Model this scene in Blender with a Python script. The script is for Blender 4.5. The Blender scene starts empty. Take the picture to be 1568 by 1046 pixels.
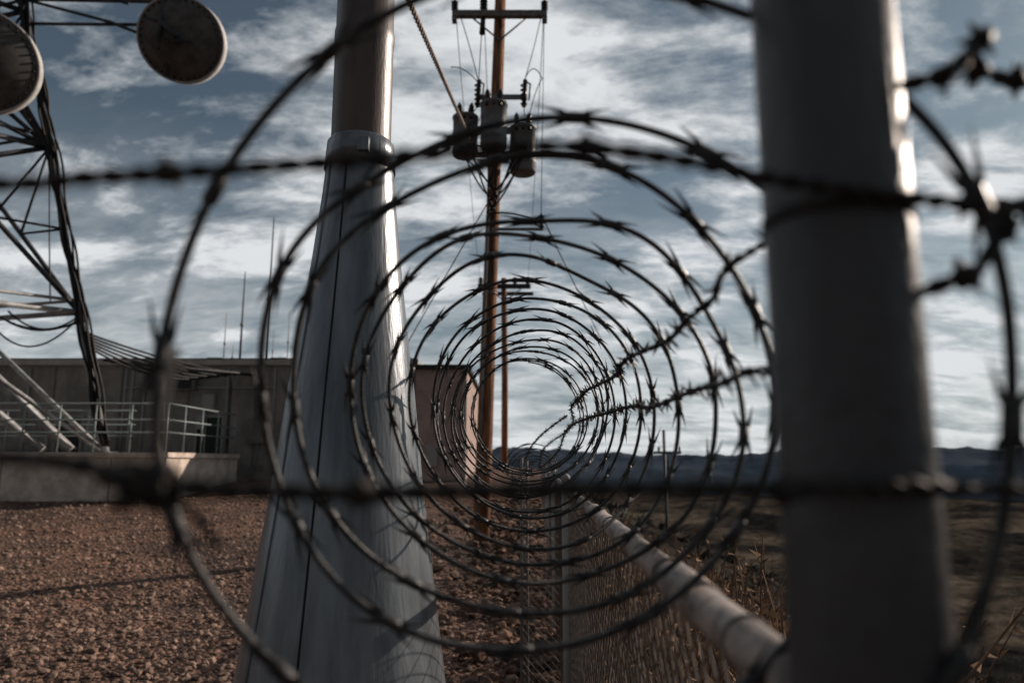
import bpy, math, random
import numpy as np
from mathutils import Vector, Matrix, noise
random.seed(7); rng=np.random.default_rng(7)
sc=bpy.context.scene
sc.view_settings.view_transform='Standard'; sc.view_settings.look='None'; sc.view_settings.exposure=0

# ---------------------------------------------------------------- materials
def mat(name,col,rough=.7,metal=0.,col2=None,scale=8.,bump=0.,bscale=40.,stretch=(1,1,1),ramp=(.4,.6),detail=6,spec=.3):
    m=bpy.data.materials.new(name); m.use_nodes=True; nt=m.node_tree; N=nt.nodes; L=nt.links
    b=N['Principled BSDF']; b.inputs['Roughness'].default_value=rough; b.inputs['Metallic'].default_value=metal
    b.inputs['Specular IOR Level'].default_value=spec
    b.inputs['Base Color'].default_value=(*col,1)
    tc=N.new('ShaderNodeTexCoord'); mp=N.new('ShaderNodeMapping'); mp.inputs['Scale'].default_value=stretch
    L.new(tc.outputs['Object'],mp.inputs['Vector'])
    if col2:
        n=N.new('ShaderNodeTexNoise'); n.inputs['Scale'].default_value=scale; n.inputs['Detail'].default_value=detail; n.inputs['Roughness'].default_value=.65
        L.new(mp.outputs[0],n.inputs['Vector'])
        r=N.new('ShaderNodeValToRGB'); r.color_ramp.elements[0].position=ramp[0]; r.color_ramp.elements[1].position=ramp[1]
        r.color_ramp.elements[0].color=(*col,1); r.color_ramp.elements[1].color=(*col2,1)
        L.new(n.outputs['Fac'],r.inputs['Fac']); L.new(r.outputs[0],b.inputs['Base Color'])
    if bump:
        n2=N.new('ShaderNodeTexNoise'); n2.inputs['Scale'].default_value=bscale; n2.inputs['Detail'].default_value=6
        L.new(mp.outputs[0],n2.inputs['Vector'])
        bp=N.new('ShaderNodeBump'); bp.inputs['Strength'].default_value=bump; bp.inputs['Distance'].default_value=.02
        L.new(n2.outputs['Fac'],bp.inputs['Height']); L.new(bp.outputs[0],b.inputs['Normal'])
    return m

M={}
M['razor']=mat('weathered_razor_steel',(.018,.019,.021),.45,.25,(.06,.06,.06),60,.2,200)
M['barbed']=mat('old_barbed_steel',(.014,.014,.015),.65,.1,(.03,.024,.02),60)
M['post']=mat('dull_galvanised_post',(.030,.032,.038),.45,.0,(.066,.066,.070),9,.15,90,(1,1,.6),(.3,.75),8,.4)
M['rail']=mat('galvanised_rail',(.13,.11,.10),.5,.2,(.42,.35,.31),14,.2,120,(1,.5,1))
M['mesh']=mat('chain_link_wire',(.13,.115,.10),.5,.4,(.28,.24,.21),20)
M['galv']=mat('galvanised_sheet',(.065,.076,.088),.30,.45,(.26,.285,.31),3.6,.12,24,(3,3,.26),(.25,.8),10,.5)
M['seam']=mat('seam_dark',(.015,.015,.017),.7)
M['brown']=mat('brown_painted_steel',(.042,.030,.026),.40,.0,(.085,.058,.047),5,.1,60,(2,2,.4),spec=.5)
M['wood']=mat('utility_pole_wood',(.045,.021,.012),.85,0,(.34,.15,.068),7,.6,30,(5,5,.22))
M['wood2']=mat('crossarm_wood',(.10,.095,.09),.85,0,(.22,.205,.19),10)
M['can']=mat('transformer_paint',(.12,.125,.132),.5,.1,(.20,.205,.21),4)
M['black']=mat('black_cable',(.010,.010,.011),.6)
M['porcelain']=mat('insulator_glaze',(.02,.015,.013),.3)
M['guy']=mat('guy_strand',(.40,.33,.28),.7,0,(.18,.14,.12),30)
M['tower']=mat('tower_galvanised',(.20,.205,.21),.55,.2,(.36,.365,.37),3)
M['towerdark']=mat('tower_member_dark',(.025,.028,.034),.6,.2,(.07,.07,.075),3)  # near-black grey for upper tower members, mounts and masts
M['dish']=mat('dish_back',(.060,.056,.053),.6,0,(.105,.098,.093),3)
M['dishrim']=mat('dish_rim',(.52,.50,.48),.6,0,(.38,.37,.36),4)
M['wall']=mat('building_wall',(.16,.15,.142),.9,0,(.25,.232,.218),1.3,.2,20,(1,1,.5))
M['wall2']=mat('building_wall_red',(.29,.215,.19),.9,0,(.38,.285,.255),1.5,.2,20)
M['fascia']=mat('roof_fascia',(.30,.28,.26),.8,0,(.40,.37,.345),2)
M['roof']=mat('roof_dark',(.03,.03,.03),.9)
M['door']=mat('door_steel',(.10,.094,.09),.6,0,(.14,.132,.125),2)
M['box']=mat('service_box',(.28,.275,.27),.6)
M['conc']=mat('concrete',(.44,.36,.30),.9,0,(.66,.57,.49),2.2,.3,25)
M['conc_dark']=mat('concrete_stained',(.12,.11,.105),.9,0,(.18,.165,.155),2)
M['handrail']=mat('handrail_paint',(.22,.27,.27),.5,.2)
M['stone']=mat('stone_rust',(.06,.038,.030),.95,0,(.46,.32,.25),1.7,.3,30,ramp=(.34,.74))
M['rubble']=mat('rubble_rock',(.035,.024,.020),.95,0,(.34,.20,.135),2.5,.6,30,ramp=(.4,.78))
M['brush']=mat('dry_brush',(.07,.040,.022),.9,0,(.36,.21,.115),1.2)
M['twig']=mat('dry_twig',(.08,.05,.034),.9,0,(.22,.135,.09),4)
M['sage']=mat('sage_scrub',(.018,.018,.015),.95,0,(.06,.052,.04),.3)
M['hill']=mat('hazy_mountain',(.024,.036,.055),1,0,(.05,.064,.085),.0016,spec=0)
def addn(scale,det,rough=.6,sc_=(1,1,1)):
    mp=N.new('ShaderNodeMapping'); mp.inputs['Scale'].default_value=sc_; L.new(tc.outputs['Object'],mp.inputs[0])
    q=N.new('ShaderNodeTexNoise'); q.inputs['Scale'].default_value=scale; q.inputs['Detail'].default_value=det; q.inputs['Roughness'].default_value=rough
    L.new(mp.outputs[0],q.inputs['Vector']); return q.outputs['Fac']
def addr(f,p0,p1,c0,c1):
    q=N.new('ShaderNodeValToRGB'); q.color_ramp.elements[0].position=p0;q.color_ramp.elements[1].position=p1
    q.color_ramp.elements[0].color=(*c0,1);q.color_ramp.elements[1].color=(*c1,1); L.new(f,q.inputs[0]); return q.outputs[0]
def mul(a,b2,mode='MULTIPLY',fac=1):
    q=N.new('ShaderNodeMix'); q.data_type='RGBA'; q.blend_type=mode
    q.inputs['Factor'].default_value=fac
    L.new(a,q.inputs[6]); L.new(b2,q.inputs[7]); return q.outputs[2]
m=mat('desert_valley',(.022,.021,.019),1,spec=0); M['valley']=m
nt=m.node_tree;N=nt.nodes;L=nt.links;b=N['Principled BSDF']; tc=N.new('ShaderNodeTexCoord')
big=addr(addn(.0022,8,.65),.42,.60,(.022,.023,.025),(.11,.098,.086))
med=addr(addn(.03,10,.7),.38,.62,(.30,.31,.32),(1.3,1.25,1.18))
fin=addr(addn(.6,8,.7),.42,.58,(.25,.27,.27),(1.3,1.22,1.12))
L.new(mul(mul(big,med),fin),b.inputs['Base Color'])

m=mat('rust_gravel',(.10,.055,.038),.95); M['gravel']=m
nt=m.node_tree;N=nt.nodes;L=nt.links;b=N['Principled BSDF']
tc=N.new('ShaderNodeTexCoord')
v=N.new('ShaderNodeTexVoronoi'); v.inputs['Scale'].default_value=17; L.new(tc.outputs['Object'],v.inputs['Vector'])
sp=N.new('ShaderNodeSeparateColor'); L.new(v.outputs['Color'],sp.inputs[0])
r=addr(sp.outputs[0],.05,.98,(.034,.021,.016),(.31,.19,.14))
p1=addr(addn(.45,9,.65),.38,.62,(.42,.43,.45),(1.2,1.1,1.04))
p2=addr(addn(6,6,.7),.36,.62,(.55,.54,.54),(1.15,1.12,1.1))
L.new(mul(mul(r,p1),p2),b.inputs['Base Color'])
bp=N.new('ShaderNodeBump'); bp.inputs['Strength'].default_value=1; bp.inputs['Distance'].default_value=.05; bp.invert=True
L.new(v.outputs['Distance'],bp.inputs['Height']); L.new(bp.outputs[0],b.inputs['Normal'])

# ---------------------------------------------------------------- mesh builder
class MB:
    def __init__(s): s.v=[];s.f=[];s.m=[];s.mats=[];s.sm=[]
    def mi(s,k):
        if k not in s.mats: s.mats.append(k)
        return s.mats.index(k)
    def add(s,vs,fs,k,smooth=False):
        o=len(s.v); s.v.extend([tuple(p) for p in vs]); i=s.mi(k)
        for f in fs: s.f.append(tuple(o+a for a in f)); s.m.append(i); s.sm.append(smooth)
    def tube(s,pts,r,k,n=8,cap=True,smooth=True):
        pts=[Vector(p) for p in pts]; 
        if not hasattr(r,'__len__'): r=[r]*len(pts)
        vs=[];fs=[]; t0=(pts[1]-pts[0]).normalized(); u=t0.orthogonal().normalized()
        for i,p in enumerate(pts):
            a=pts[max(i-1,0)]; c=pts[min(i+1,len(pts)-1)]; t=(c-a)
            t=t.normalized() if t.length>1e-9 else t0
            u=(u-t*u.dot(t)); u=u.normalized() if u.length>1e-6 else t.orthogonal().normalized()
            w=t.cross(u)
            for j in range(n):
                an=2*math.pi*j/n; vs.append(p+(u*math.cos(an)+w*math.sin(an))*r[i])
        for i in range(len(pts)-1):
            for j in range(n):
                a=i*n+j;b2=i*n+(j+1)%n; fs.append((a,b2,b2+n,a+n))
        if cap:
            fs.append(tuple(range(n))[::-1]); fs.append(tuple((len(pts)-1)*n+j for j in range(n)))
        s.add(vs,fs,k,smooth)
    def box(s,lo,hi,k):
        x0,y0,z0=lo;x1,y1,z1=hi
        vs=[(x0,y0,z0),(x1,y0,z0),(x1,y1,z0),(x0,y1,z0),(x0,y0,z1),(x1,y0,z1),(x1,y1,z1),(x0,y1,z1)]
        s.add(vs,[(0,3,2,1),(4,5,6,7),(0,1,5,4),(1,2,6,5),(2,3,7,6),(3,0,4,7)],k)
    def lathe(s,c,axis,prof,k,n=24,smooth=True):
        c=Vector(c);ax=Vector(axis).normalized();u=ax.orthogonal().normalized();w=ax.cross(u);vs=[];fs=[]
        for (d,r) in prof:
            for j in range(n):
                a=2*math.pi*j/n; vs.append(c+ax*d+(u*math.cos(a)+w*math.sin(a))*max(r,1e-4))
        for i in range(len(prof)-1):
            for j in range(n):
                a=i*n+j;b2=i*n+(j+1)%n; fs.append((a,b2,b2+n,a+n))
        s.add(vs,fs,k,smooth)
    def obj(s,name):
        me=bpy.data.meshes.new(name); me.from_pydata(s.v,[],s.f)
        for k in s.mats: me.materials.append(M[k])
        me.polygons.foreach_set('material_index',s.m); me.polygons.foreach_set('use_smooth',s.sm); me.update()
        o=bpy.data.objects.new(name,me); sc.collection.objects.link(o); return o

def sstep(a,b,x):
    t=min(1,max(0,(x-a)/(b-a))); return t*t*(3-2*t)

# ---------------------------------------------------------------- ground
def gh(x,y):
    base=-2.0+.07*min(22,max(-7,y-7))
    d=max(0,x-.9); fall=.5*d*sstep(0,2.0,d)+.05*min(d,1)
    fall+=.32*max(0,y-48)+.3*max(0,-y-15)+.3*max(0,-x-60)
    z=base-fall
    dist=math.hypot(x,y)
    lim=-195+sstep(400,2500,dist)*(48*noise.fractal(Vector((x*.0011,y*.0011,0)),1,2,5))+sstep(100,700,dist)*16*noise.fractal(Vector((x*.005,y*.005,5)),1,2,3)
    if fall>.5: z+=min(1,fall*.08)*3.0*noise.fractal(Vector((x*.06,y*.06,3)),1,2,4)+min(14,fall*.16)*noise.noise(Vector((x*.012,y*.012,1)))
    if z<lim+30: 
        z=lim+ (30*math.exp((z-lim-30)/30) if z>lim-300 else 0)
    return z+.03*noise.noise(Vector((x*.8,y*.8,0)))
n=270; k=9.0
ax=[3*math.sinh(k*(2*i/(n-1)-1)) for i in range(n)]
vs=[(x,y+8,gh(x,y+8)) for y in ax for x in ax]
g=MB(); fs=[(j*n+i,j*n+i+1,(j+1)*n+i+1,(j+1)*n+i) for j in range(n-1) for i in range(n-1)]
g.add(vs,fs,'gravel',True); g.mi('valley')
for q,f in enumerate(fs):
    cx=sum(vs[a][0] for a in f)/4; cy=sum(vs[a][1] for a in f)/4
    if cx>1.6+.9*noise.noise(Vector((cx,cy*.7,2))) or cy>50 or cy<-16 or cx<-62: g.m[q]=1
g.obj('ground')

mt=MB(); na,nr=700,30; vs=[]
for j in range(nr):
    t=j/(nr-1); R=4600+4800*t
    for i in range(na):
        a=math.radians(-75+150*i/(na-1)); x=R*math.sin(a);y=R*math.cos(a)
        e=math.sin(math.pi*t)**.6
        h=noise.ridged_multi_fractal(Vector((x*.00075,y*.00075,4.2)),.9,2.1,7,1.0,2.0)
        h2=noise.noise(Vector((a*5.5,1.3,0)))
        vs.append((x,y,-205+e*(125+92*h+95*h2+30*sstep(.1,.5,a))))
mt.add(vs,[(j*na+i,j*na+i+1,(j+1)*na+i+1,(j+1)*na+i) for j in range(nr-1) for i in range(na-1)],'hill',True)
mt.obj('mountain_range')

# ---------------------------------------------------------------- stones
def ico(sub):
    import bmesh
    bm=bmesh.new(); bmesh.ops.create_icosphere(bm,subdivisions=sub,radius=1)
    v=np.array([q.co[:] for q in bm.verts]); f=[tuple(q.index for q in p.verts) for p in bm.faces]; bm.free(); return v,f
def scatter(name,pos,size,matk,sub,flat=.6,jit=.25,sink=.2):
    V,F=ico(sub); F0=np.array(F); nv=len(V); allv=[];allf=[]
    for q,(p,sz) in enumerate(zip(pos,size)):
        w=V*(1+rng.uniform(-jit,jit,(nv,1)))*np.array([1,rng.uniform(.5,1),rng.uniform(flat*.6,flat*1.3)])*sz
        A=Matrix.Rotation(rng.uniform(0,6.28),3,'Z')@Matrix.Rotation(rng.uniform(-.8,.8),3,'X')
        w=w@np.array(A).T+np.array(p)+np.array([0,0,sz*sink]); allv.append(w); allf.append(F0+q*nv)
    me=bpy.data.meshes.new(name); me.from_pydata(np.concatenate(allv).tolist(),[],np.concatenate(allf).tolist()); me.materials.append(M[matk])
    o=bpy.data.objects.new(name,me); sc.collection.objects.link(o)
pos=[];sz=[]
for _ in range(28000):
    y=5.5+17*random.random()**1.3; x=random.uniform(-.85*y-.5,.3)
    pos.append((x,y,gh(x,y))); sz.append(.010+.050*random.random()**5)
scatter('gravel_stones',pos,sz,'stone',1,.6,.22)
pos=[];sz=[]
for _ in range(4200):
    y=random.uniform(3.5,20); x=.45-abs(random.gauss(0,.65))
    if random.random()<.35: x=random.uniform(.3,1.8)
    pos.append((x,y,gh(x,y)+.05*random.random())); sz.append(.018+.10*random.random()**3.5)
scatter('rubble_stones',pos,sz,'rubble',1,.6,.32)

# ---------------------------------------------------------------- razor wire coil
coil=MB()
tops=[.53,.78,.9,1.13,1.31,1.5,1.76,2.0,2.28,2.5,2.75,3.0,3.25,3.5,3.75,4.0,4.3]
def ytop(t):
    if t<0: return tops[0]+t*.22
    i=min(int(t),len(tops)-2); return tops[i]+(tops[i+1]-tops[i])*(t-i)
def coilpt(t):
    a=2*math.pi*t+math.pi/2; y=ytop(t)
    R=.305+.014*noise.noise(Vector((t*.9,0,0)))+.009*math.sin(2*a+t*.6)+.02*sstep(1.2,0,t)
    cx=.008+.020*y+.024*noise.noise(Vector((t*1.3,5,0))); cz=.045+.050*y+.020*noise.noise(Vector((t*1.1,9,0)))
    y+=.09*noise.noise(Vector((math.cos(a)*1.2,math.sin(a)*1.2,t*.8)))*min(1,max(.5,y-.3))
    return Vector((cx+R*math.cos(a),y,cz+R*math.sin(a)*1.02))
def cluster(B,p,tan,nrm,s=1.):
    tan=tan.normalized(); nrm=(nrm-tan*nrm.dot(tan)).normalized(); bi=tan.cross(nrm)
    B.tube([p-tan*.013*s,p-tan*.010*s,p+tan*.010*s,p+tan*.013*s],[.0048*s,.0068*s,.0068*s,.0048*s],'razor',6)
    for st in (-1,1):
        for sn in (-1,1):
            j=random.uniform(.8,1.2); k2=random.uniform(.7,1.25)
            base1=p+tan*st*.006*s+nrm*sn*.003*s; base2=p+tan*st*.014*s+nrm*sn*.003*s
            tip=p+tan*st*.046*s*j+nrm*sn*.0145*s*k2+bi*random.uniform(-.006,.006); w=bi*.0009*s
            mid=p+tan*st*.013*s+nrm*sn*.0085*s
            B.add([base1-w,base2-w,tip,mid-w,base1+w,base2+w,mid+w],
                  [(0,1,2,3),(4,6,2,5),(0,3,6,4),(3,2,6),(1,5,2)],'razor')
def fn_center(p): return Vector((.03,p.y,.045+.05*p.y))
def razor(B,fn,t0,t1,steps,spacing,r,s=1.,ph=0):
    pts=[fn(t0+(t1-t0)*i/steps) for i in range(steps+1)]
    B.tube(pts,r,'razor',7)
    acc=ph
    for i in range(1,steps):
        acc+=(pts[i]-pts[i-1]).length
        if acc>=spacing:
            acc=random.uniform(-.016,.016)
            c=fn_center(pts[i]); n_=(pts[i]-c); n_.rotate(Matrix.Rotation(random.uniform(-.9,.9),3,(pts[i+1]-pts[i-1]).normalized()))
            cluster(B,pts[i],pts[i+1]-pts[i-1],n_,s)
razor(coil,coilpt,-.42,16.0,2500,.142,.0044,1.04)
def slack2(t):
    y=6.+t*.5; a=2*math.pi*t+1
    return Vector((.16+.02*t+.22*math.cos(a),y,-.04-.03*t+.18*math.sin(a)))
razor(coil,slack2,0,9,420,.16,.0040,1.2)
razor(coil,lambda t:Vector((.335-.3*t+.03*math.sin(9*t),4.4+2.4*t,.27-.28*t+.04*math.sin(7*t))),0,1,80,.12,.006,1.2)
coil.obj('razor_wire_coil')

# ---------------------------------------------------------------- barbed wire
def barbed(name,pts,r=.0016,barb=.11,wire='barbed',L=.018,tw=.035):
    B=MB(); P=[Vector(p) for p in pts]; out=[]
    for i in range(len(P)-1):
        p0=P[max(i-1,0)];p1=P[i];p2=P[i+1];p3=P[min(i+2,len(P)-1)]
        n_=max(6,int((p2-p1).length/.008))
        for j in range(n_):
            t=j/n_; out.append(.5*((2*p1)+(p2-p0)*t+(2*p0-5*p1+4*p2-p3)*t*t+(3*p1-p0-3*p2+p3)*t**3))
    out.append(P[-1])
    d=0; A=[];C=[]; nextb=barb*.5
    for i,p in enumerate(out):
        if i: d+=(p-out[i-1]).length
        t=(out[min(i+1,len(out)-1)]-out[max(i-1,0)]).normalized(); u=t.orthogonal().normalized(); w=t.cross(u)
        o=(u*math.cos(d/tw*6.28)+w*math.sin(d/tw*6.28))*r
        A.append(p+o);C.append(p-o)
        if d>nextb:
            nextb+=barb*random.uniform(.9,1.1)
            B.tube([p-t*.006,p+t*.006],r*2.6,wire,8)
            for q in range(4):
                an=random.uniform(0,6.28); dr=(u*math.cos(an)+w*math.sin(an)+t*random.uniform(-.4,.4)).normalized()
                B.tube([p,p+dr*L*.6,p+dr*L],[r*1.1,r*.9,r*.1],wire,5)
    B.tube(A,r*1.15,wire,6);B.tube(C,r*1.15,wire,6)
    return B,name
def done(t): t[0].obj(t[1])
w=barbed('barbed_wire_strand',[(-1.4,.46,.20),(-.42,.42,.168),(-.25,.41,.168),(-.1,.41,.178),(.02,.42,.192),(.10,.425,.186),(.17,.435,.176),(.235,.443,.170),(.30,.46,.17),(.42,.52,.19),(1.1,.6,.2)],.0027,.26,L=.013)
done(w)
w=barbed('barbed_wire_strand',[(-1.4,.46,.05),(-.36,.42,.006),(-.215,.41,-.012),(-.1,.415,-.018),(.05,.42,-.016),(.16,.43,-.017),(.235,.443,-.016),(.30,.46,-.018),(.5,.5,-.02),(1.1,.6,-.02)],.0030,.24,L=.013)
for q in range(8):
    c=Vector((-.20+random.uniform(-.02,.018),.41,-.014)); pts=[]
    for i in range(17):
        a=i/16*6.28; pts.append(c+Vector((.004*math.sin(a*2+q)+random.uniform(-.002,.002),.009*math.cos(a),.012*math.sin(a))))
    w[0].tube(pts,.0024,'barbed',5)
w[0].tube([(-.2,.41,-.016),(-.205,.42,.03),(-.213,.45,.07)],.003,'barbed',6)
w[0].tube([(-.2,.41,-.016),(-.18,.42,-.03),(-.17,.43,-.05)],.003,'barbed',6)
done(w)
w=barbed('barbed_wire_strand',[(.275,.52,.19),(.272,.70,.225),(.245,.80,.215),(.262,.92,.208),(.252,1.02,.20),(.262,1.2,.20),(.24,1.5,.21),(.27,1.9,.22),(.26,2.5,.24),(.29,3.1,.26),(.33,4,.29),(.4,5,.22),(.3,7,.1),(.42,11,-.1)],.0022,.08,L=.022); done(w)
w=barbed('barbed_wire_strand',[(.275,.52,.07),(.262,.75,.095),(.262,.9,.095),(.29,1.15,.11),(.29,1.5,.11),(.31,1.9,.14),(.32,2.5,.16),(.34,3.4,.19),(.33,4.4,.18),(.36,6,.05),(.42,11,-.12)],.0022,.08,L=.022); done(w)
w=barbed('barbed_wire_strand',[(.24,.5,.27),(.268,.46,.255),(.30,.455,.262),(.34,.47,.30),(.36,.5,.285),(.6,.6,.32)],.0028,.05,L=.016); done(w)
w=barbed('barbed_wire_strand',[(.24,.5,.10),(.285,.47,.115),(.31,.465,.125),(.335,.47,.155),(.36,.48,.175),(.6,.6,.2)],.0030,.05,L=.016); done(w)

# ---------------------------------------------------------------- fence
def fx(y): return .24+.03*(y-.5)
F=MB()
def pipe(x,y,z0,z1,r,cap=True,k='rail'):
    F.tube([(x,y,z0),(x,y,z1)],r,k,16)
    if cap: F.lathe((x,y,z1),(0,0,1),[(-.03,r*1.12),(0,r*1.12),(r*.5,r*.9),(r*.9,.3*r),(r,.0)],k,16)
F.tube([(fx(y),y,-.19) for y in (.55,1.02)],.026,'rail',20)
F.tube([(fx(y),y,-.19) for y in (1.0,1.2)],.031,'rail',20)
F.tube([(fx(y),y,-.19) for y in (1.15,2.6)],.026,'rail',20)
F.tube([(fx(y),y,-.19) for y in (2.55,2.75)],.031,'rail',20)
F.tube([(fx(y),y,-.19) for y in (2.7,3.6,8,14,20)],.022,'rail',16)
for y in (5.2,8.4,11.4,14.4,17.4,20): pipe(fx(y),y,gh(fx(y),y)-.2,-.12,.03,True,'box')
pipe(.07,5.3,-2.3,.02,.012,False,'conc_dark'); pipe(.11,5.32,-2.3,.0,.009,False,'conc_dark')
F.tube([(.07,5.3,-.35),(fx(5.2),5.2,-.35)],.014,'conc_dark',10)
def mesh_panel(P0,dirv,Ls,z0,z1,r=.0018,sp=.075):
    H=z1-z0; nmb=int((Ls+H)/sp)+1
    for s_ in (1,-1):
        for q in range(nmb):
            c=q*sp-(H if s_==1 else 0)
            if s_==1: a=max(0,-c);b2=min(H,Ls-c)
            else: a=max(0,c-Ls);b2=min(H,c)
            if b2-a<.02: continue
            pts=[]
            for h in (a,b2):
                s0=c+s_*h; pts.append((P0[0]+dirv[0]*s0+.0012*s_,P0[1]+dirv[1]*s0,z0+h))
            F.tube(pts,r,'mesh',4,False,False)
mesh_panel((fx(.56)+.012,.56),(.03,1),13,-2.1,-.2)
mesh_panel((.07,5.29),(1,-.35),.26,-2.2,-.35,.0022,.055)
F.tube([(fx(y)+.01,y,-2.0) for y in (.56,14)],.003,'mesh',6)
for i in range(14):
    y=.8+i*.45
    F.lathe((fx(y),y,-.19),(0.03,1,0),[(-.003,.0265),(-.003,.030),(.003,.030),(.003,.0265)],'mesh',14)
F.obj('chain_link_fence')

P=MB()
x,y=.235,.5
P.tube([(x,y,-2.3),(x,y,-.6),(x,y,.1),(x,y,.9)],.050,'post',48)
P.lathe((x,y,.9),(0,0,1),[(-.04,.054),(0,.054),(.03,.045),(.05,.0)],'post',32)
for z in (.170,-.016,-.19):
    P.lathe((x,y,z),(0,0,1),[(-.005,.0505),(-.005,.0515),(.005,.0515),(.005,.0505)],'barbed',40)
P.obj('fence_post')

# ---------------------------------------------------------------- steel pole
S=MB(); c=(-.58,2.6)
prof=[(-2.2,.52,),(-1.2,.44),(-.75,.353),(-.436,.309),(-.103,.264),(.244,.225),(.486,.192),(.735,.162),(.99,.135),(1.09,.127)]
S.lathe((c[0],c[1],0),(0,0,1),prof,'galv',48)
S.lathe((c[0],c[1],0),(0,0,1),[(1.085,.127),(1.085,.134),(1.19,.126),(1.2,.118)],'galv',48)
S.lathe((c[0],c[1],0),(0,0,1),[(1.19,.113),(1.6,.1125),(1.62,.116),(1.65,.116),(1.67,.1115),(3.2,.108),(3.22,.0)],'brown',48)
def rr(z):
    for (a,ra),(b2,rb) in zip(prof[:-1],prof[1:]):
        if a<=z<=b2: return ra+(rb-ra)*(z-a)/(b2-a)
    return .127
for an,kk,rw in ((-1.75,'seam',.004),(-2.35,'galv',.005)):
    S.tube([(c[0]+rr(z)*math.cos(an),c[1]+rr(z)*math.sin(an),z) for z in np.linspace(-1.9,1.08,20)],rw,kk,6)
S.box((c[0]+.02,c[1]-.15,1.11),(c[0]+.06,c[1]-.125,1.16),'galv')
S.tube([(c[0]-.02,c[1],3.0),(c[0]-.34,c[1],3.0)],.02,'galv',10)
S.obj('tapered_steel_pole')

# ---------------------------------------------------------------- utility pole
def insul(B,p,h=.3,r=.06):
    pr=[(0,r*.5)]
    for i in range(4): 
        z=h*(.15+.2*i); pr+=[(z,r*.45),(z+.01,r),(z+h*.07,r*.8),(z+h*.1,r*.45)]
    pr+=[(h,r*.3),(h+.02,0)]
    B.lathe(p,(0,0,1),pr,'porcelain',12)
U=MB(); Y0=13.75
def ux(z): return -.53+.030*z
U.tube([(ux(z),Y0,z) for z in (-2.2,0,3,6,9.55)],[.165,.155,.14,.13,.115],'wood',20)
U.lathe((ux(9.55),Y0,9.55),(0,0,1),[(0,.115),(.03,.09),(.04,0)],'wood',20)
xa=ux(9.1)
U.box((xa-.98,Y0-.25,9.03),(xa+.98,Y0-.13,9.16),'wood2')
for sx in (-.93,.93):
    insul(U,(xa+sx,Y0-.19,9.16),.26,.075)
    U.box((xa+sx-.05,Y0-.27,8.93),(xa+sx+.05,Y0-.11,9.0),'can')
insul(U,(xa-.33,Y0-.19,9.17),.36,.085)
U.tube([(xa-.55,Y0-.12,9.05),(xa,Y0-.13,8.55)],.018,'can',6); U.tube([(xa+.55,Y0-.12,9.05),(xa,Y0-.13,8.55)],.018,'can',6)
U.tube([(xa-.34,Y0-.19,9.0),(xa-.36,Y0-.2,8.65)],[.05,.06],'porcelain',8)
z=7.25; xb=ux(z)
U.box((xb-.42,Y0-.25,z-.04),(xb+.62,Y0-.17,z+.04),'can')
for sx in (-.38,.55):
    U.tube([(xb+sx,Y0-.28,z-.25),(xb+sx+.03,Y0-.3,z+.32)],.045,'porcelain',8)
    for q in range(5): U.lathe((xb+sx,Y0-.28,z-.2+q*.1),(0.05,0,1),[(0,.045),(.01,.075),(.03,.045)],'porcelain',10)
    U.tube([(xb+sx,Y0-.3,z+.32),(xb+sx+.13,Y0-.35,z+.2),(xb+sx+.1,Y0-.36,z-.15)],.02,'can',6)
def can(cx,cy,cz,r,h):
    U.lathe((cx,cy,cz-h/2),(0,0,1),[(0,0),(0,r*.9),(.03,r),(h*.2,r),(h*.21,r*1.03),(h*.23,r),(h*.9,r),(h*.905,r*1.06),(h*.95,r*1.06),(h*.96,r*.95),(h*1.02,r*.6),(h*1.04,0)],'can',28)
    for sx in (-.4,.4):
        U.lathe((cx+sx*r,cy,cz+h/2),(sx*.25,0,1),[(0,.05),(.06,.05),(.07,.075),(.1,.05),(.13,.07),(.16,.045),(.19,.06),(.25,.03),(.3,0)],'porcelain',10)
    for sx in (-.5,0,.5):
        U.lathe((cx+sx*r,cy-r*.8,cz+h*.33),(0,-1,0),[(0,.04),(.07,.03),(.09,0)],'porcelain',8)
    for zz in (-.2,.25): U.box((cx-.05,cy,cz+zz*h-.04),(cx+.05,cy+r+.12,cz+zz*h+.04),'can')
zc=6.35
can(ux(zc)-.60,Y0-.15,6.45,.25,.86); can(ux(zc)-.02,Y0-.50,6.5,.26,.98); can(ux(zc)+.56,Y0-.15,6.15,.26,1.02)
U.box((ux(zc)-.7,Y0-.02,6.60),(ux(zc)+.7,Y0+.12,6.7),'can'); U.box((ux(zc)-.7,Y0-.02,6.1),(ux(zc)+.7,Y0+.12,6.18),'can')
def sag(a,b,s,n_=14):
    a=Vector(a);b=Vector(b); return [a.lerp(b,i/n_)-Vector((0,0,s*4*(i/n_)*(1-i/n_))) for i in range(n_+1)]
for a,b2,s in [((xa-.93,Y0-.19,9.4),(xb-.38,Y0-.3,7.6),-.1),((xa-.33,Y0-.19,9.4),(xb-.36,Y0-.3,7.55),-.05),((xa+.93,Y0-.19,9.4),(xb+.56,Y0-.3,7.55),.1),
             ((xb-.38,Y0-.35,7.0),(ux(zc)-.5,Y0-.15,7.1),.12),((xb+.55,Y0-.35,7.0),(ux(zc)+.6,Y0-.15,6.9),.12),((xb-.38,Y0-.35,7.5),(ux(zc)-.9,Y0-.3,7.85),-.1),
             ((xb+.55,Y0-.35,7.5),(ux(zc)+.95,Y0-.3,7.6),-.25),((ux(zc)+.95,Y0-.3,7.6),(ux(zc)+.7,Y0-.2,6.9),-.1)]:
    U.tube(sag(a,b2,s),.010,'black',5)
for q in range(14):
    x0=ux(zc)+random.choice((-.6,0,.56)); U.tube(sag((x0+random.uniform(-.15,.15),Y0-.45,6.1),(ux(5)+random.uniform(-.12,.12),Y0-.2,random.uniform(4.6,5.4)),random.uniform(.05,.25)),.018,'black',5)
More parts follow.
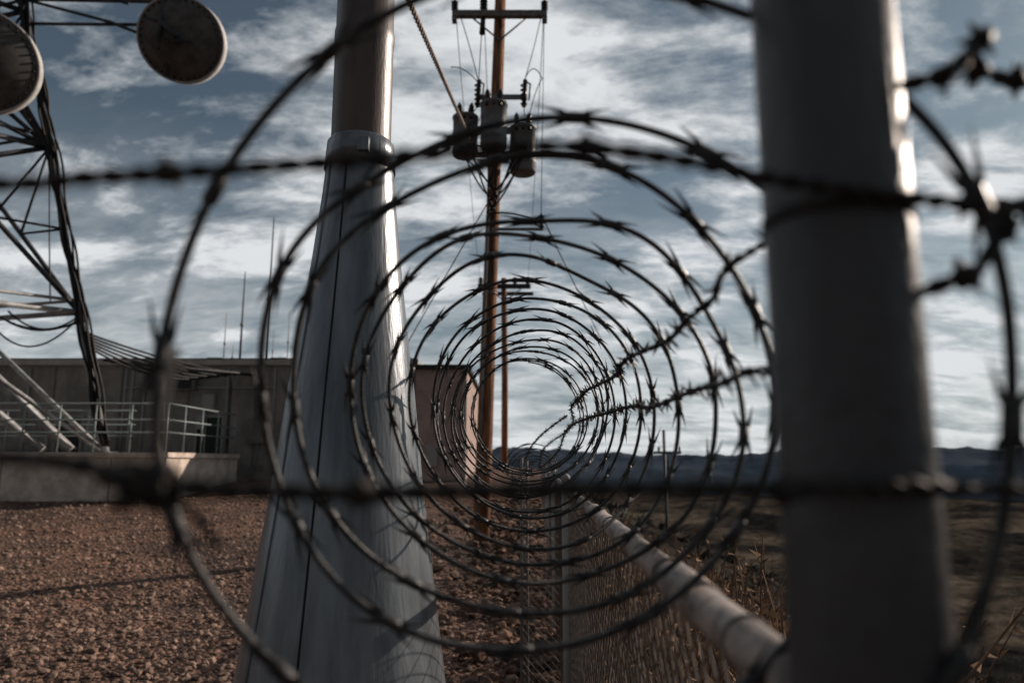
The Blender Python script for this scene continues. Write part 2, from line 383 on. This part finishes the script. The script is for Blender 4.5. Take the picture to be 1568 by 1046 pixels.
for q in range(3):
    U.tube([(ux(z)+.05+.04*q-.12,Y0-.15+.01*q,z) for z in np.linspace(5,3.9-.6*q,5)],.014,'black',5)
U.tube([(ux(z)-.07,Y0-.15,z) for z in (-1.6,2,5)],.022,'can',8)
U.tube(sag((ux(5),Y0-.2,4.8),(ux(5)+.95,Y0-.3,4.55),-.08),.02,'black',5)
insul(U,(ux(5)+.95,Y0-.3,4.45),.3,.07); U.box((ux(4.6),Y0-.32,4.42),(ux(4.6)+1.0,Y0-.26,4.47),'can')
for z in (3.2,4.0,4.4): U.lathe((ux(z),Y0,z),(0,0,1),[(0,.148),(0,.156),(.03,.156),(.03,.148)],'can',20)
U.obj('wooden_utility_pole')

U2=MB(); Y1=36
U2.tube([(-.38,Y1,-3),(-.36,Y1,4),(-.42,Y1,9.25)],[.17,.16,.14],'wood',14)
U2.box((-1.75,Y1-.28,8.66),(.95,Y1-.14,8.90),'porcelain'); U2.box((-1.1,Y1+.14,8.4),(1.1,Y1+.26,8.58),'porcelain')
for sx in (-1.6,-.95,.15,.8): insul(U2,(sx,Y1-.21,8.90),.36,.14)
U2.tube([(-1.2,Y1-.15,8.7),(-.4,Y1-.17,8.0)],.03,'can',6); U2.tube([(.5,Y1-.15,8.7),(-.35,Y1-.17,8.0)],.03,'can',6)
U2.obj('wooden_utility_pole')
U3=MB(); xg,yg=13.0,62; zg=gh(xg,yg)
U3.tube([(xg,yg,zg-1),(xg,yg,2.6)],[.17,.13],'towerdark',10); U3.box((xg-1.4,yg-.2,.55),(xg+1.4,yg-.06,.78),'towerdark')
for sx in (-1.25,-.5,1.25): insul(U3,(xg+sx,yg-.13,.78),.4,.16)
U3.obj('wooden_utility_pole')

W=MB()
W.tube(sag((ux(5)+.95,Y0-.3,4.75),(13,62,.95),.6,30),.014,'black',5)
for sx in (-.93,-.33,.93):
    W.tube(sag((xa+sx,Y0-.19,9.42),(-.4+sx*1.3,Y1-.14,9.1),.5,20),.009,'black',5)
W.tube(sag((ux(5)-.05,Y0,5.2),(-5.2,20,-.9),.0,4),.013,'black',5)
W.tube([(xa-.93,Y0-.19,9.4),(-1.4,5,8.5)],.008,'black',5); W.tube([(xa+.93,Y0-.19,9.4),(.9,5,9)],.008,'black',5)
W.tube(sag((xa+.93,Y0-.19,9.4),(ux(5)+.95,Y0-.3,4.75),.0,4),.008,'black',5)
W.obj('power_line_wires')
G=MB(); A=Vector((-.80,13.6,6.25)); B_=Vector((-.92,2.6,3.0)); 
for ph in (0,2.09,4.19):
    pts=[]
    for i in range(400):
        t=i/399; p=A.lerp(B_,t); a=t*200+ph; pts.append(p+Vector((math.cos(a)*.015,0,math.sin(a)*.015)))
    G.tube(pts,.014,'guy',4)
G.tube([A,(ux(6.2),Y0,6.2)],.02,'can',6); G.obj('guy_strand_cable')

# ---------------------------------------------------------------- building
Bd=MB(); zb=-1.4
Bd.box((-42,26,zb),(-3.42,38,3.42),'wall'); Bd.box((-42.1,25.85,3.42),(-3.42,38.1,3.62),'fascia'); Bd.box((-42,25.95,3.62),(-3.5,38,3.68),'roof')
Bd.box((-3.42,25.4,zb),(-1.62,38,3.2),'wall2'); Bd.box((-3.5,25.25,3.2),(-1.5,38.1,3.36),'roof'); Bd.box((-1.75,25.33,zb),(-1.6,25.42,3.2),'fascia')
Bd.box((-42,25.94,zb),(-3.43,25.998,-.15),'conc_dark')
for x in np.arange(-41,-3.6,2.44): Bd.box((x-.02,25.975,-.14),(x+.02,25.999,3.41),'door')
def door(x,w,h):
    z0=-.62
    Bd.box((x,25.90,z0),(x+.06,25.997,z0+h),'box'); Bd.box((x+w-.06,25.90,z0),(x+w,25.997,z0+h),'box'); Bd.box((x,25.90,z0+h),(x+w,25.997,z0+h+.06),'box')
    Bd.box((x+.06,25.93,z0),(x+w-.06,25.99,z0+h),'roof'); Bd.box((x+w-.2,25.9,z0+1),(x+w-.14,25.93,z0+1.1),'box')
door(-11.35,1.0,2.15); door(-16.4,1.0,2.15)
Bd.box((-11.1,25.75,1.75),(-10.7,25.998,2.35),'box'); Bd.box((-11.25,25.8,1.1),(-11.05,25.998,1.6),'box')
Bd.box((-13.2,25.7,2.5),(-11.4,25.998,3.1),'door'); Bd.box((-13.1,25.69,2.55),(-11.5,25.70,3.05),'roof')
for x,z0,z1 in ((-14.0,.1,3.3),(-13.75,.1,3.3),(-13.3,-.2,2.5),(-10.3,-.3,3.3),(-9.1,-.3,3.2),(-17.5,0,3.3),(-8.6,.9,3.3)):
    Bd.tube([(x,25.93,z0),(x,25.93,z1)],.035,'box',8)
Bd.tube([(-14,25.93,2.6),(-8.6,25.93,2.6)],.03,'box',8)
Bd.tube([(-11,25.93,1.7),(-11,25.93,.2),(-10.3,25.93,.2)],.025,'box',8)
Bd.box((-9.4,25.7,.6),(-8.8,25.998,1.5),'door'); Bd.box((-6.2,25.7,.2),(-5.4,25.998,1.4),'door')
Bd.box((-3.0,25.2,-.2),(-2.6,25.398,.5),'box')
for x in (-9.5,-12,-7): Bd.box((x,28,3.68),(x+.6,28.6,4.0),'box')
Bd.obj('equipment_building')
for (px_,zt,r_) in ((-10.9,7.6,.05),(-9.85,9.9,.055),(-11.55,5.9,.03),(-11.2,4.6,.03),(-9.0,6.0,.025),(-9.6,5.2,.02)):
    a=MB(); y_=28.5
    a.tube([(px_,y_,3.6),(px_,y_,3.6+(zt-3.6)*.45),(px_,y_,zt)],[r_,r_*.8,r_*.4],'towerdark' if r_>.035 else 'box',8); a.lathe((px_,y_,3.66),(0,0,1),[(0,.12),(.05,.12),(.08,.05),(.3,.04)],'box',10)
    a.lathe((px_,y_,3.6+(zt-3.6)*.45),(0,0,1),[(-.05,r_*.7),(-.05,r_*1.6),(.05,r_*1.6),(.05,r_*.7)],'box',8)
    a.obj('whip_antenna')

C=MB(); C.box((-34,20,-2),(-9.5,25.2,.08),'conc'); C.box((-34.1,19.93,.08),(-9.43,25.2,.22),'conc')
for x in np.arange(-32,-10,3.): C.box((x-.01,19.985,-1.8),(x+.01,19.999,.07),'conc_dark')
C.obj('concrete_platform')
H=MB()
for zz in (.55,.9,1.35): H.tube([(-34,20.1,.22+zz),(-9.6,20.1,.22+zz),(-9.6,25,.22+zz)],.024,'handrail',8)
for x in np.arange(-33.6,-9.5,1.0): H.tube([(x,20.1,.2),(x,20.1,1.57)],.024,'handrail',8)
for y in (21.2,22.4,23.6,25): H.tube([(-9.6,y,.2),(-9.6,y,1.57)],.024,'handrail',8)
for zz in (.55,.9,1.35): H.tube([(-34,23,.22+zz),(-12,23,.22+zz)],.024,'handrail',8)
for x in np.arange(-33,-12,1.3): H.tube([(x,23,.2),(x,23,1.57)],.024,'handrail',8)
H.obj('metal_handrail')

# ---------------------------------------------------------------- lattice tower
T=MB(); apex=Vector((-17.6,19.4,24.5)); feet=[Vector((-11.75,21,.2)),Vector((-20.5,13.5,-1.6)),Vector((-22,24,.2))]
def leg(i,z):
    f=feet[i]; return f.lerp(apex,(z-f.z)/(apex.z-f.z))
lv=[.2,4.3,9.3,13.6,17.2,20.2]
for i in range(3):
    T.tube([feet[i],leg(i,4.3)],.13,'tower',6); T.tube([leg(i,4.3),leg(i,20.5)],.09,'towerdark',8)
    T.box((feet[i].x-.25,feet[i].y-.25,feet[i].z-.1),(feet[i].x+.25,feet[i].y+.25,feet[i].z+.04),'tower')
    for z in lv[1:]:
        p=leg(i,z); T.lathe(p,(apex-feet[i]),[(-.35,.1),(-.35,.15),(.35,.15),(.35,.1)],'towerdark',8)
for i,j in ((0,1),(1,2),(2,0)):
    for q,z in enumerate(lv):
        if q: 
            T.tube([leg(i,z),leg(j,z)],.085,'tower' if q==1 else 'towerdark',6); T.tube([leg(i,z+.35),leg(j,z+.35)],.05,'tower' if q==1 else 'towerdark',6)
        if q<len(lv)-1:
            z2=lv[q+1]; kk='tower' if q==0 else 'towerdark'; mid=leg(i,z2).lerp(leg(j,z2),.5)
            T.tube([leg(i,z),mid],.075,kk,6); T.tube([leg(j,z),mid],.075,kk,6)
            if q==0: continue
            for fr in (.5,):
                a=leg(i,z+(z2-z)*fr); b2=leg(i,z).lerp(mid,fr); T.tube([a,b2],.04,kk,5); T.tube([b2,leg(i,z2)],.04,kk,5)
                a=leg(j,z+(z2-z)*fr); b2=leg(j,z).lerp(mid,fr); T.tube([a,b2],.04,kk,5); T.tube([b2,leg(j,z2)],.04,kk,5)
T.tube([(-19.5,20.4,6.5),(-12.6,20.7,.3)],.15,'tower',4); T.tube([(-19.0,20.4,4.6),(-13.4,20.7,.3)],.13,'tower',4)
nd=leg(0,9.3)
for e in ((-19,18,13.8),(-19,18,11.6),(-19,18,9.9),(-19,18,7.2),(-17.5,18.5,16)):
    T.tube([nd,e],.07,'towerdark',6)
T.tube([leg(0,14),(-9.75,19.3,13.35)],.065,'towerdark',8); T.tube([leg(0,13.2),(-9.75,19.3,12.6)],.05,'towerdark',8)
T.tube([leg(0,14.9),(-11.5,19.6,13.5)],.05,'towerdark',8); T.tube([leg(0,14.0),(-12,19.6,12.9),(-10.6,19.3,12.2)],.05,'towerdark',8)
T.tube([(-9.95,19.1,10.9),(-9.95,19.1,14.4)],.06,'towerdark',10)
T.tube([leg(0,11),(-14.2,18.4,10.8)],.06,'towerdark',8)
T.tube([(-14.4,18.4,9.8),(-14.4,18.4,12.4)],.06,'towerdark',8)
for q in range(7):
    ph=random.uniform(0,6); o=Vector((random.uniform(-.02,.26),random.uniform(-.25,-.1),0)); pts=[]
    for i in range(60):
        z=20-19.6*i/59; pts.append(leg(0,z)+o+Vector((.07*math.sin(z*1.1+ph)+.04*math.sin(z*2.7+ph*2),0,0)))
    T.tube(pts,.034,'black',5)
for q in range(4):
    a=leg(0,random.uniform(4.0,4.4)); b2=Vector((random.uniform(-15.6,-14),random.uniform(20,21),4.2))
    T.tube(sag(a,b2,random.uniform(.3,1.0),16),.028,'black',5)
T.tube(sag(leg(0,9.2),leg(0,4.6)+Vector((-.8,0,0)),.2,16),.02,'black',5)
T.obj('lattice_radio_tower')
K=MB()
for q in range(6):
    K.tube(sag(leg(0,3.7-q*.08)+Vector((.1,-.15,0)),(-9.6-.3*q,25.6,3.05-.03*q),.16+.035*q,18),.036,'black',5)
K.tube([(-12.4,21.6,3.0),(-9.2,25.8,3.05)],.04,'towerdark',6); K.tube([(-12.4,22.0,3.0),(-9.4,26,3.05)],.04,'towerdark',6)
for t in np.linspace(0,1,10): K.tube([(-12.4+3.2*t,21.6+4.2*t,3.0+.05*t),(-12.4+3*t,22.0+4*t,3.0+.05*t)],.02,'towerdark',5)
for t in (.35,.8): K.tube([(-12.4+3.2*t,21.8+4.1*t,3.0),(-12.4+3.2*t,21.8+4.1*t,0)],.045,'towerdark',8)
K.obj('cable_bridge')
def dish(c,ax,R):
    D=MB(); ax=Vector(ax).normalized(); c=Vector(c)
    D.lathe(c,ax,[(.55*R*.5,.0),(.27*R,.18*R),(.22*R,.4*R),(.14*R,.65*R),(.03*R,.9*R),(-.02*R,.985*R)],'dish',56)
    D.lathe(c,ax,[(-.02*R,.985*R),(.0,1.0*R),(0,1.03*R),(-.36*R,1.03*R),(-.36*R,1.0*R),(-.38*R,.0)],'dishrim',56)
    u=ax.orthogonal().normalized(); w_=ax.cross(u)
    for q in range(36):
        a=q/36*6.283; p=c+ax*.035*R+(u*math.cos(a)+w_*math.sin(a))*.93*R
        D.lathe(p,ax,[(-.02,.03),(.03,.03),(.035,0)],'black',6)
    D.lathe(c+ax*.27*R,ax,[(0,.17*R),(.12*R,.16*R),(.13*R,0)],'towerdark',20)
    hb=c+ax*.45*R; pv=c+ax*.42*R+Vector((-.40*R,0,.42*R))
    D.tube([hb,pv],.06*R,'towerdark',8)
    D.tube([pv+Vector((0,0,.35*R)),pv+Vector((0,0,-.75*R))],.055*R,'towerdark',10)
    D.tube([pv,pv+Vector((-.45*R,.1*R,.15*R))],.05*R,'towerdark',8)
    D.tube([pv+Vector((0,0,-.4*R)),c+ax*.2*R+Vector((.35*R,0,-.1*R))],.025*R,'towerdark',6)
    D.obj('microwave_dish_antenna')
dish((-9.55,19,11.95),(.16,-1,-.44),1.16)
dish((-14.45,18,10.7),(.45,-1,-.40),1.35)

# ---------------------------------------------------------------- dry brush
Br=MB()
def shrub(cx,cy,h,n_):
    z0=gh(cx,cy)
    for q in range(n_):
        a=random.uniform(0,6.28); sp=random.uniform(.10,.55)*h; hh=h*random.uniform(.4,1)
        pts=[]
        for i in range(6):
            t=i/5; pts.append(Vector((cx+math.cos(a)*sp*t**1.2+random.uniform(-.05,.05)*h,cy+math.sin(a)*sp*t**1.2+random.uniform(-.05,.05)*h,z0+hh*t)))
        for p in pts: p.x=max(p.x,fx(p.y)+.06)
        Br.tube(pts,[.013,.011,.009,.007,.005,.003],'twig',4,False)
        for l in range(20):
            t=random.uniform(.2,.999); i=min(4,int(t*5)); p=pts[i].lerp(pts[i+1],t*5-i)
            d=Vector((random.gauss(0,1),random.gauss(0,1),random.gauss(.1,.7))).normalized(); L_=random.uniform(.02,.08); w_=d.orthogonal().normalized()*L_*.24
            p2=p+d*L_
            if p2.x<fx(p2.y)+.04: continue
            Br.add([p-w_,p+w_,p2],[(0,1,2)],'brush')
for q in range(60):
    cy=1.8+10*random.random()**1.1; cx=fx(cy)+random.uniform(.3,.6+.12*cy)
    shrub(cx,cy,random.uniform(.5,1.35),24)
for q in range(34):
    cy=random.uniform(2.4,6.0); cx=cy*random.uniform(.22,.36)
    top=cy*random.uniform(-.20,-.08)
    shrub(cx,cy,max(.8,top-gh(cx,cy)),30)
Br.obj('dry_shrubs')
SB=MB()
for q in range(2600):
    x=2.5+110*random.random()**1.3;y=5+160*random.random();z=gh(x,y);s_=random.uniform(.25,.7)*(1+x*.008)
    for l in range(14):
        d=Vector((random.gauss(0,1),random.gauss(0,1),abs(random.gauss(0,.7)))).normalized()*s_; w_=d.orthogonal().normalized()*s_*.3
        SB.add([(x-w_.x,y-w_.y,z-w_.z),(x+w_.x,y+w_.y,z+w_.z),(x+d.x,y+d.y,z+d.z)],[(0,1,2)],'sage')
SB.obj('hillside_scrub')

# ---------------------------------------------------------------- light
sd=Vector((.84,.50,.44)).normalized(); el=math.asin(sd.z); rot=math.atan2(sd.x,sd.y)
sun=bpy.data.lights.new('sun','SUN'); sun.energy=4.8; sun.angle=math.radians(.5); sun.color=(1,.84,.71)
so=bpy.data.objects.new('sun',sun); so.rotation_euler=sd.to_track_quat('Z','Y').to_euler(); sc.collection.objects.link(so)
wd=bpy.data.worlds.new('World'); sc.world=wd; wd.use_nodes=True; nt=wd.node_tree;N=nt.nodes;L=nt.links
for q in list(N): N.remove(q)
out=N.new('ShaderNodeOutputWorld'); sky=N.new('ShaderNodeTexSky'); sky.sky_type='NISHITA'; sky.sun_disc=False; sky.sun_elevation=el; sky.sun_rotation=rot
sky.air_density=1.0; sky.dust_density=.6
tint=N.new('ShaderNodeMix'); tint.data_type='RGBA'; tint.blend_type='MULTIPLY'; tint.inputs['Factor'].default_value=1; L.new(sky.outputs[0],tint.inputs[6]); tint.inputs[7].default_value=(.74,.98,1.0,1)
hs=N.new('ShaderNodeHueSaturation'); hs.inputs['Saturation'].default_value=.70; L.new(tint.outputs[2],hs.inputs['Color'])
tc=N.new('ShaderNodeTexCoord'); sx=N.new('ShaderNodeSeparateXYZ'); L.new(tc.outputs['Generated'],sx.inputs[0])
def mth(op,a,b=None,cl=False):
    q=N.new('ShaderNodeMath'); q.operation=op; q.use_clamp=cl
    for i,v_ in enumerate((a,b)):
        if v_ is None: continue
        if isinstance(v_,(int,float)): q.inputs[i].default_value=v_
        else: L.new(v_,q.inputs[i])
    return q.outputs[0]
def ramp(f,p0,p1,c0,c1):
    q=N.new('ShaderNodeValToRGB'); q.color_ramp.elements[0].position=p0;q.color_ramp.elements[1].position=p1
    q.color_ramp.elements[0].color=c0;q.color_ramp.elements[1].color=c1; L.new(f,q.inputs[0]); return q.outputs[0]
# added dimming: sky strength drops behind the camera to cut fill light
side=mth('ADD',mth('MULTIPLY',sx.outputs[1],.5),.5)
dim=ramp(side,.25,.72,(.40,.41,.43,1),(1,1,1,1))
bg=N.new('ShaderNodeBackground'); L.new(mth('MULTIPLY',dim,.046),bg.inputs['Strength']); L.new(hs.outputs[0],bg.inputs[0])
zz=mth('ADD',mth('MAXIMUM',sx.outputs[2],0.0),.28)
cb=N.new('ShaderNodeCombineXYZ'); L.new(mth('DIVIDE',sx.outputs[0],zz),cb.inputs[0]); L.new(mth('DIVIDE',sx.outputs[1],zz),cb.inputs[1])
def nz(scale,detail,rough,dist,rotz,sc_,loc=(0,0,0)):
    mp=N.new('ShaderNodeMapping'); mp.inputs['Rotation'].default_value=(0,0,rotz); mp.inputs['Scale'].default_value=sc_; mp.inputs['Location'].default_value=loc
    L.new(cb.outputs[0],mp.inputs[0]); q=N.new('ShaderNodeTexNoise'); q.inputs['Scale'].default_value=scale; q.inputs['Detail'].default_value=detail
    q.inputs['Roughness'].default_value=rough; q.inputs['Distortion'].default_value=dist; L.new(mp.outputs[0],q.inputs['Vector']); return q.outputs['Fac']
big=nz(1.6,4,.5,.4,.7,(1,1.3,1),(3.1,1.7,0)); fine=nz(4.0,13,.62,.35,.75,(.8,1.6,1),(1,4,0)); fine2=nz(16,8,.68,.2,.3,(.9,1.3,1))
cov=mth('ADD',mth('ADD',mth('MULTIPLY',big,1.0),mth('MULTIPLY',fine,.75)),mth('MULTIPLY',fine2,.28))
cv=mth('DIVIDE',cov,2.03)
fac=ramp(cv,.445,.56,(0,0,0,1),(1,1,1,1))
hz=ramp(sx.outputs[2],.03,.42,(1,1,1,1),(0,0,0,1))
fac2=mth('MAXIMUM',fac,mth('MULTIPLY',hz,.92))
ccol=ramp(mth('ADD',mth('MULTIPLY',mth('ADD',fine,cv),.5),mth('MULTIPLY',hz,.045)),.42,.59,(.26,.31,.345,1),(.74,.76,.78,1))
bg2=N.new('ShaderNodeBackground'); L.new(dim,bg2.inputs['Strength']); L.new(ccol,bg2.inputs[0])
ms=N.new('ShaderNodeMixShader'); L.new(fac2,ms.inputs[0]); L.new(bg.outputs[0],ms.inputs[1]); L.new(bg2.outputs[0],ms.inputs[2]); L.new(ms.outputs[0],out.inputs[0])

# ---------------------------------------------------------------- camera
cam=bpy.data.cameras.new('camera'); cam.lens=25.26; cam.sensor_width=36; cam.clip_start=.02; cam.clip_end=40000
cam.dof.use_dof=True; cam.dof.focus_distance=3.0; cam.dof.aperture_fstop=2.3
co=bpy.data.objects.new('camera',cam); co.location=(0,0,0); co.rotation_euler=(math.radians(99.4),0,0); sc.collection.objects.link(co); sc.camera=co
